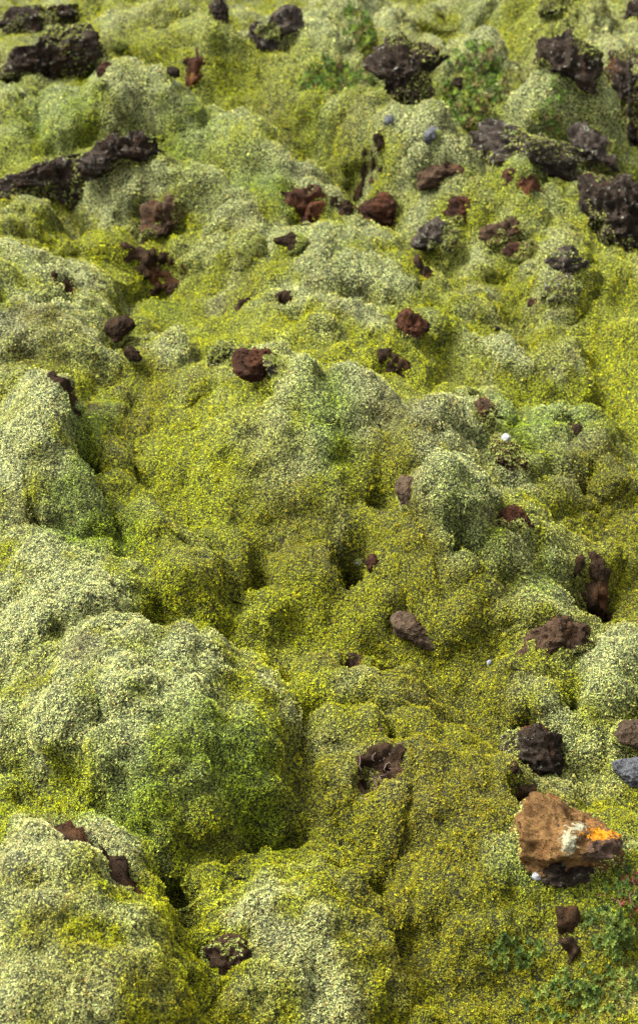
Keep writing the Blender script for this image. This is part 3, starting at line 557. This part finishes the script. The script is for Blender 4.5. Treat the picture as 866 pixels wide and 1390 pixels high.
scar('heather_scar', 'grey purple dead heather on the crown of the tall left shoulder', 'soil', '50,512 64,502 88,512 106,532 108,548 94,546 74,532', .012, group=G2)
scar('peat_strip', 'long dark peaty strip running diagonally at lower left', 'soil', '56,1106 72,1100 104,1128 138,1160 178,1192 210,1216 196,1224 160,1204 120,1172 84,1138', .016, group=G2)
scar('peat_hole', 'dark red peat hole under the olive hummock on the right', 'soil', '778,806 788,788 812,782 834,796 836,816 814,832 792,826', .014, group=G2)
scar('peat_or_shade_scar', 'brown peat band just above the orange lichened block', 'soil', '688,1078 696,1060 722,1054 746,1064 748,1078 722,1084 700,1086', .014, group=G2)
scar('twig_hollow', 'hollow of dark peat inside the moss hummock, under dead twigs', 'soil', '488,1050 496,1030 518,1024 538,1032 546,1056 536,1080 514,1092 498,1080', .008, group=G2)
scar('peat_or_shade_scar', 'bare brown peat among the green stonecrop at the bottom right', 'soil', '752,1266 762,1250 780,1250 788,1266 784,1290 766,1298 756,1284', .022, group=G2)
scar('peat_or_shade_scar', 'dark patch painted for a shaded gap in the low hummock right of the foreground dome', 'soil', '462,902 472,880 488,878 494,896 488,926 470,928', .008, group=G2)  # shadow of the gap put in as a dark patch
scar('peat_or_shade_scar', 'brown scar on the far slope under the centre far hummock', 'soil', '478,232 494,222 520,226 530,236 512,244 490,242', .012, group=G2)
scar('peat_or_shade_scar', 'small dark patch painted for a shaded gap on the lumpy right mound', 'soil', '768,590 774,570 786,568 790,584 782,600 772,602', .008, group=G2)  # dark patch painting the shade inside the hole

# stains and flat lichen crusts of the orange block (marks of the stone itself)
def stains(ob, rows):
    _, org, pts, fc, _, s_ = [q for q in ROCKTUFT if q[0] == ob][0]
    rel = pts - CAM; zc = rel @ AX_F; u = 433 + FPX * (rel @ AX_R) / zc; w_ = 695 - FPX * (rel @ AX_U) / zc
    c = np.zeros((len(pts), 4), np.float32); c[:, 3] = 1
    for (ch, px, py, rx, ry) in rows: c[:, ch] = np.maximum(c[:, ch], np.clip(1.25 - np.hypot((u - px) / rx, (w_ - py) / ry), 0, 1))
    a = ob.data.attributes.new('Stain', 'FLOAT_COLOR', 'POINT'); a.data.foreach_set('color', c.ravel())
stains(hero, [(0, 812, 1132, 22, 12), (0, 836, 1128, 11, 12), (1, 772, 1142, 15, 24), (1, 786, 1122, 14, 9), (2, 818, 1148, 32, 34)])

# ---------------------------------------------------------------- moss: star-shaped shoots standing on the surface
def tufts(p, n, rad, col, pale, dz):
    """each shoot: two whorls of pointed leaves; returns verts, tris, colours"""
    k = len(p); NO, NI = 2, 2
    up = n * .55 + np.array([0, 0, .45]) + rng.normal(0, .33, (k, 3)); up /= np.linalg.norm(up, axis=1)[:, None]
    ref = rng.normal(size=(k, 3)); tx = np.cross(up, ref); tx /= np.linalg.norm(tx, axis=1)[:, None]; ty = np.cross(up, tx)
    V = np.empty((k, NO + NI, 3, 3), np.float32); Cc = np.empty((k, NO + NI, 3, 3), np.float32)
    sg = np.clip(.40 - .06 * (dz - 2.8), .16, .40)[:, None]; j = np.exp(rng.normal(-.05, 1, (k, 1)) * sg); hue = rng.normal(0, .07, (k, 1)); c = col * j * np.concatenate([1 + hue, 1 - .3 * hue, 1 - .5 * hue], 1)
    br = rng.random((k, 1)) < .07; c = np.where(br, c * np.array([.62, .42, .45]), c)
    wt = rng.random((k, 1)) < .28 * pale[:, None] * np.clip(1.5 - .2 * dz, .1, 1)[:, None]; tip = c * 1.02
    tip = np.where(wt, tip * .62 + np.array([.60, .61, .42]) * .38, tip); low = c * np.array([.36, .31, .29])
    for q in range(NO + NI):
        outer = q < NO
        a = (q * 2 * np.pi / NO if outer else .6 + q * 2 * np.pi / NI) + rng.normal(0, .25, k)
        dirv = tx * np.cos(a)[:, None] + ty * np.sin(a)[:, None]; side = -tx * np.sin(a)[:, None] + ty * np.cos(a)[:, None]
        L = rad * (1.0 if outer else .62) * rng.uniform(.8, 1.25, k); h0 = rad * (-.15 if outer else .25); h1 = rad * (.45 if outer else 1.15) * rng.uniform(.6, 1.2, k)
        w_ = rad * (.38 if outer else .32)
        b0 = p + dirv * (rad * .12)[:, None] + up * h0[:, None]
        V[:, q, 0] = b0 - side * w_[:, None]; V[:, q, 1] = b0 + side * w_[:, None]; V[:, q, 2] = p + dirv * L[:, None] + up * h1[:, None]
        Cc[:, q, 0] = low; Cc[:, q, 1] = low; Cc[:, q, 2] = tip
    V = V.reshape(-1, 3); return V, np.arange(len(V)).reshape(-1, 3), Cc.reshape(-1, 3)
NT = 1330000
yy = 1.45 + (rng.random(NT) ** 1.0) * 0
u = rng.random(NT); rmin, rmax, pw = .95, 7.2, -0.35
dd = (rmin ** pw + u * (rmax ** pw - rmin ** pw)) ** (1 / pw)
half = .2025 * np.hypot(dd, CAM_H) + .40; x = rng.uniform(-1, 1, NT) * half; y = dd
edge = .2025 * (y * math.cos(PITCH) + CAM_H * math.sin(PITCH)) + .05
keep = (np.abs(x) < edge) | (rng.random(len(x)) < .30); x, y = x[keep], y[keep]
p, n, (g, own, fr, best, b) = surf(x, y, True)
acc = rng.random(len(x)) < np.clip(.45 / np.clip(n[:, 2], .14, 1), 0, 1)
inside = np.zeros(len(x), bool)
for (c, rr) in EXCL:
    dx, dy = x - c[0], y - c[1]; rho = np.hypot(dx, dy) / rad_at(rr, np.arctan2(dy, dx)); inside |= rho < rng.uniform(.15, 1.05, len(x))
acc &= ~(inside & (rng.random(len(x)) < .66))
clump = noise3(p / np.maximum(.011, .0042 * np.hypot(x, y)[:, None]), 61); acc &= rng.random(len(x)) < np.clip(.92 + 1.5 * clump, .10, 1)
p = p + n * (clump * np.maximum(.004, .0016 * np.hypot(x, y)))[:, None]
p, n, own, fr = p[acc], n[acc], own[acc], fr[acc]
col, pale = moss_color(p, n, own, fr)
dist = np.linalg.norm(p - CAM, axis=1); px_m = dist / FPX
rad = np.maximum(.0024, 1.58 * px_m) * rng.uniform(.7, 1.35, len(p))
for i in range(-1, len(MOUNDS)):
    k = np.nonzero(own == i)[0]
    if len(k) < 5: continue
    org = np.zeros(3) if i < 0 else np.array(MOBJ[i].location)
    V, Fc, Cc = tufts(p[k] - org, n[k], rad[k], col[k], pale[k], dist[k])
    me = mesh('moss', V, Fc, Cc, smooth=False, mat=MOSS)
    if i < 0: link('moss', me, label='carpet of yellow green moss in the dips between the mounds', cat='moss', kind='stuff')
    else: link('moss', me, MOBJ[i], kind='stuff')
# moss growing on the tops of some rocks
for (ob, org, pts, f, amt, s) in ROCKTUFT:
    amt0 = amt; amt = max(amt, .03)
    t3 = pts[f]; cr = np.cross(t3[:, 1] - t3[:, 0], t3[:, 2] - t3[:, 0]); ar = np.linalg.norm(cr, axis=1); nn = cr / (ar[:, None] + 1e-12)
    cnt = int(min(14000, (6 + 4 * amt) * ar.sum() / 2 / (2.4 * s) ** 2)); k = rng.choice(len(f), cnt, p=ar / ar.sum()); w3 = rng.dirichlet((1, 1, 1), cnt)
    q = (t3[k] * w3[:, :, None]).sum(1); nq = nn[k]
    ab = q[:, 2] - field(q[:, 0], q[:, 1]); low_ = (ab < np.maximum(8 * s, .20 * np.ptp(pts[:, 2])) * (1 + 2.0 * noise3(q / .07, 72))) & (ab > -.03); ok = (nq[:, 2] * .6 + 1.5 * noise3(q / .11, 71) > .95 - amt * 1.2) & (amt > .04) | low_ & (rng.random(cnt) < .85); q, nq = q[ok], nq[ok]
    if len(q) < 10: continue
    if len(q) > 1700: kk = rng.choice(len(q), 1700, replace=False); q, nq = q[kk], nq[kk]
    c = .58 * np.array(PAL['P']) * .5 + np.array(PAL['Y']) * .25 + np.array(PAL['G']) * .2 + np.zeros((len(q), 3)); V, Fc, Cc = tufts(q - org, nq, np.maximum(.0030, 1.9 * s) * rng.uniform(.7, 1.3, len(q)), c * (1 + .35 * noise3(q / .05, 73))[:, None], np.full(len(q), .6), np.linalg.norm(q - CAM + org * 0, axis=1))
    link('moss', mesh('moss', V, Fc, Cc, smooth=False, mat=MOSS), ob, kind='stuff')

# ---------------------------------------------------------------- small plants
def rosette_leafs(c, up, size, nl, layers, rg):
    V, Fc, Cc = [], [], []; ref = rg.normal(size=3); tx = np.cross(up, ref); tx /= np.linalg.norm(tx); ty = np.cross(up, tx)
    for l in range(layers):
        for q in range(nl):
            a = q * 2 * np.pi / nl + l * .6 + rg.normal(0, .15); d = tx * math.cos(a) + ty * math.sin(a); sd_ = -tx * math.sin(a) + ty * math.cos(a)
            Lr = size * (1 - .25 * l) * rg.uniform(.8, 1.2); lift = (.25 + .45 * l) * size; w_ = Lr * .30
            b = c + up * (l * size * .35); k = len(V)
            V += [b, b + d * Lr * .55 + sd_ * w_ + up * lift * .7, b + d * Lr + up * lift, b + d * Lr * .55 - sd_ * w_ + up * lift * .7, b + d * Lr * .5 + up * (lift * .45)]
            Fc += [(k, k + 1, k + 4), (k + 1, k + 2, k + 4), (k + 2, k + 3, k + 4), (k + 3, k, k + 4)]
    return V, Fc
def plant(name, label, px, py, rx, ry, cnt, size_px, pal, seed, nl=5, layers=3, hgt=1.0, cat='plant', stems=0):
    rg = np.random.default_rng(seed); c0 = hit(px, py); s = np.dot(c0 - CAM, AX_F) / FPX; sa = (CAM_H - c0[2]) / np.linalg.norm(c0 - CAM)
    root = link(name, None, label=label, cat=cat); root.location = c0; V, Fc, Cc = [], [], []; SV, SF = [], []
    for k in range(cnt):
        a, q = rg.uniform(0, 6.28), rg.uniform(0, 1) ** .6; x_, y_ = c0[0] + rx * s * q * math.cos(a), c0[1] + ry * s / sa * q * math.sin(a)
        p_, n_, _r = surf(np.array([x_]), np.array([y_]), True); h = hgt * size_px * s * rg.uniform(.3, 1.6) * (1.2 - q)
        up = n_[0] * .5 + np.array([0, 0, .6]) + rg.normal(0, .25, 3); up /= np.linalg.norm(up); c = p_[0] + up * h
        v, f = rosette_leafs(c - c0, up, size_px * s * rg.uniform(.6, 1.2), nl, layers, rg); o_ = len(V); V += v; Fc += [tuple(t + o_ for t in r) for r in f]
        cc = np.array(pal[rg.integers(len(pal))]) * rg.uniform(.7, 1.3); Cc += [cc * (.8 + .4 * ((t % 5) == 2)) for t in range(len(v))]
        tw = size_px * s * .07; b = p_[0] - c0 - up * .004; t_ = c - c0; o_ = len(SV); sx = np.array([tw, 0, 0]); sy = np.array([0, tw, 0])
        SV += [b - sx, b + sx, b + sy, t_ - sx, t_ + sx, t_ + sy]; SF += [(o_ + i, o_ + j, o_ + j + 3) for i, j in ((0, 1), (1, 2), (2, 0))] + [(o_ + i, o_ + j + 3, o_ + i + 3) for i, j in ((0, 1), (1, 2), (2, 0))]
    link('foliage', mesh('foliage', np.array(V), np.array(Fc), np.array(Cc), smooth=False, mat=MOSS), root, kind='stuff')
    link('stem', mesh('stem', np.array(SV), np.array(SF), smooth=False, mat=REDSTEM), root, kind='stuff')
    return root
GR = [(.045, .075, .010), (.065, .095, .014), (.03, .05, .01), (.10, .13, .02)]; SH = [(.05, .09, .012), (.07, .12, .014), (.12, .16, .014), (.04, .06, .012), (.09, .06, .02)]; RD = GR + [(.10, .03, .015)]
plant('stonecrop', 'bright green stonecrop clump at the bottom, left of the bare peat', 700, 1296, 50, 16, 70, 5, GR, 101)
plant('stonecrop', 'thickest bright green stonecrop clump, right of the bare peat at bottom right', 826, 1272, 38, 28, 120, 5.5, GR, 102)
plant('stonecrop', 'reddish stonecrop at the right edge below the orange lichened block', 846, 1212, 28, 22, 50, 5, RD, 103)
plant('stonecrop', 'dark green stonecrop along the very bottom right', 790, 1350, 80, 26, 100, 5.5, GR, 104)
plant('shrub', 'dark green dwarf shrub left of the squat black boulder', 480, 66, 30, 24, 300, 4.5, SH, 105, 4, 3, 1.4, 'shrub')
plant('shrub', 'low spreading dwarf shrub at the foot of the pale dome, left of the squat boulder', 455, 108, 52, 16, 330, 4.5, SH, 106, 4, 3, 1.0, 'shrub')
plant('shrub', 'dwarf shrub in the gap between squat boulder and the largest far dome', 640, 132, 48, 30, 420, 4.5, SH, 107, 4, 3, 1.2, 'shrub')
plant('shrub', 'little green shoot on the ridge of the mossy lichened ledge', 748, 176, 14, 10, 60, 4, SH, 108, 4, 3, 1.2, 'shrub')

def twigs(label, px, py, rx, ry, cnt, length, mat, seed, name='dead_twigs'):
    rg = np.random.default_rng(seed); c0 = hit(px, py); s = np.dot(c0 - CAM, AX_F) / FPX; V, Fc = [], []
    for k in range(cnt):
        x_, y_ = c0[0] + rx * s * rg.normal() * .5, c0[1] + ry * s * 1.4 * rg.normal() * .5; p_, n_, _ = surf(np.array([x_]), np.array([y_]), True)
        q = p_[0] - c0 + np.array([0, 0, .006]); d = np.array([rg.normal(), rg.normal() * 1.2, rg.uniform(-.1, .7)]); d /= np.linalg.norm(d); L = length * s * rg.uniform(.5, 1.2); w_ = .8 * s
        prev = None
        for t in range(5):
            c = q + d * L * t / 4; d = d + rg.normal(0, .18, 3); d /= np.linalg.norm(d); ww = w_ * (1 - .15 * t)
            ring = [len(V) + i for i in range(3)]; V += [c + ww * np.array([math.cos(a), math.sin(a) * .6, math.sin(a)]) for a in (0, 2.1, 4.2)]
            if prev: 
                for i in range(3): j = (i + 1) % 3; Fc += [(prev[i], prev[j], ring[j]), (prev[i], ring[j], ring[i])]
            prev = ring
    o = link(name, mesh(name, np.array(V), np.array(Fc), mat=mat), label=label, cat='twigs', kind='stuff'); o.location = c0
twigs('tangle of thin dead brown twigs lying in the peat hollow', 516, 1056, 26, 34, 34, 22, TWIG, 201)
twigs('few thin red stems lying by the reddish stonecrop', 834, 1234, 30, 14, 10, 30, REDSTEM, 202, 'dead_twigs')
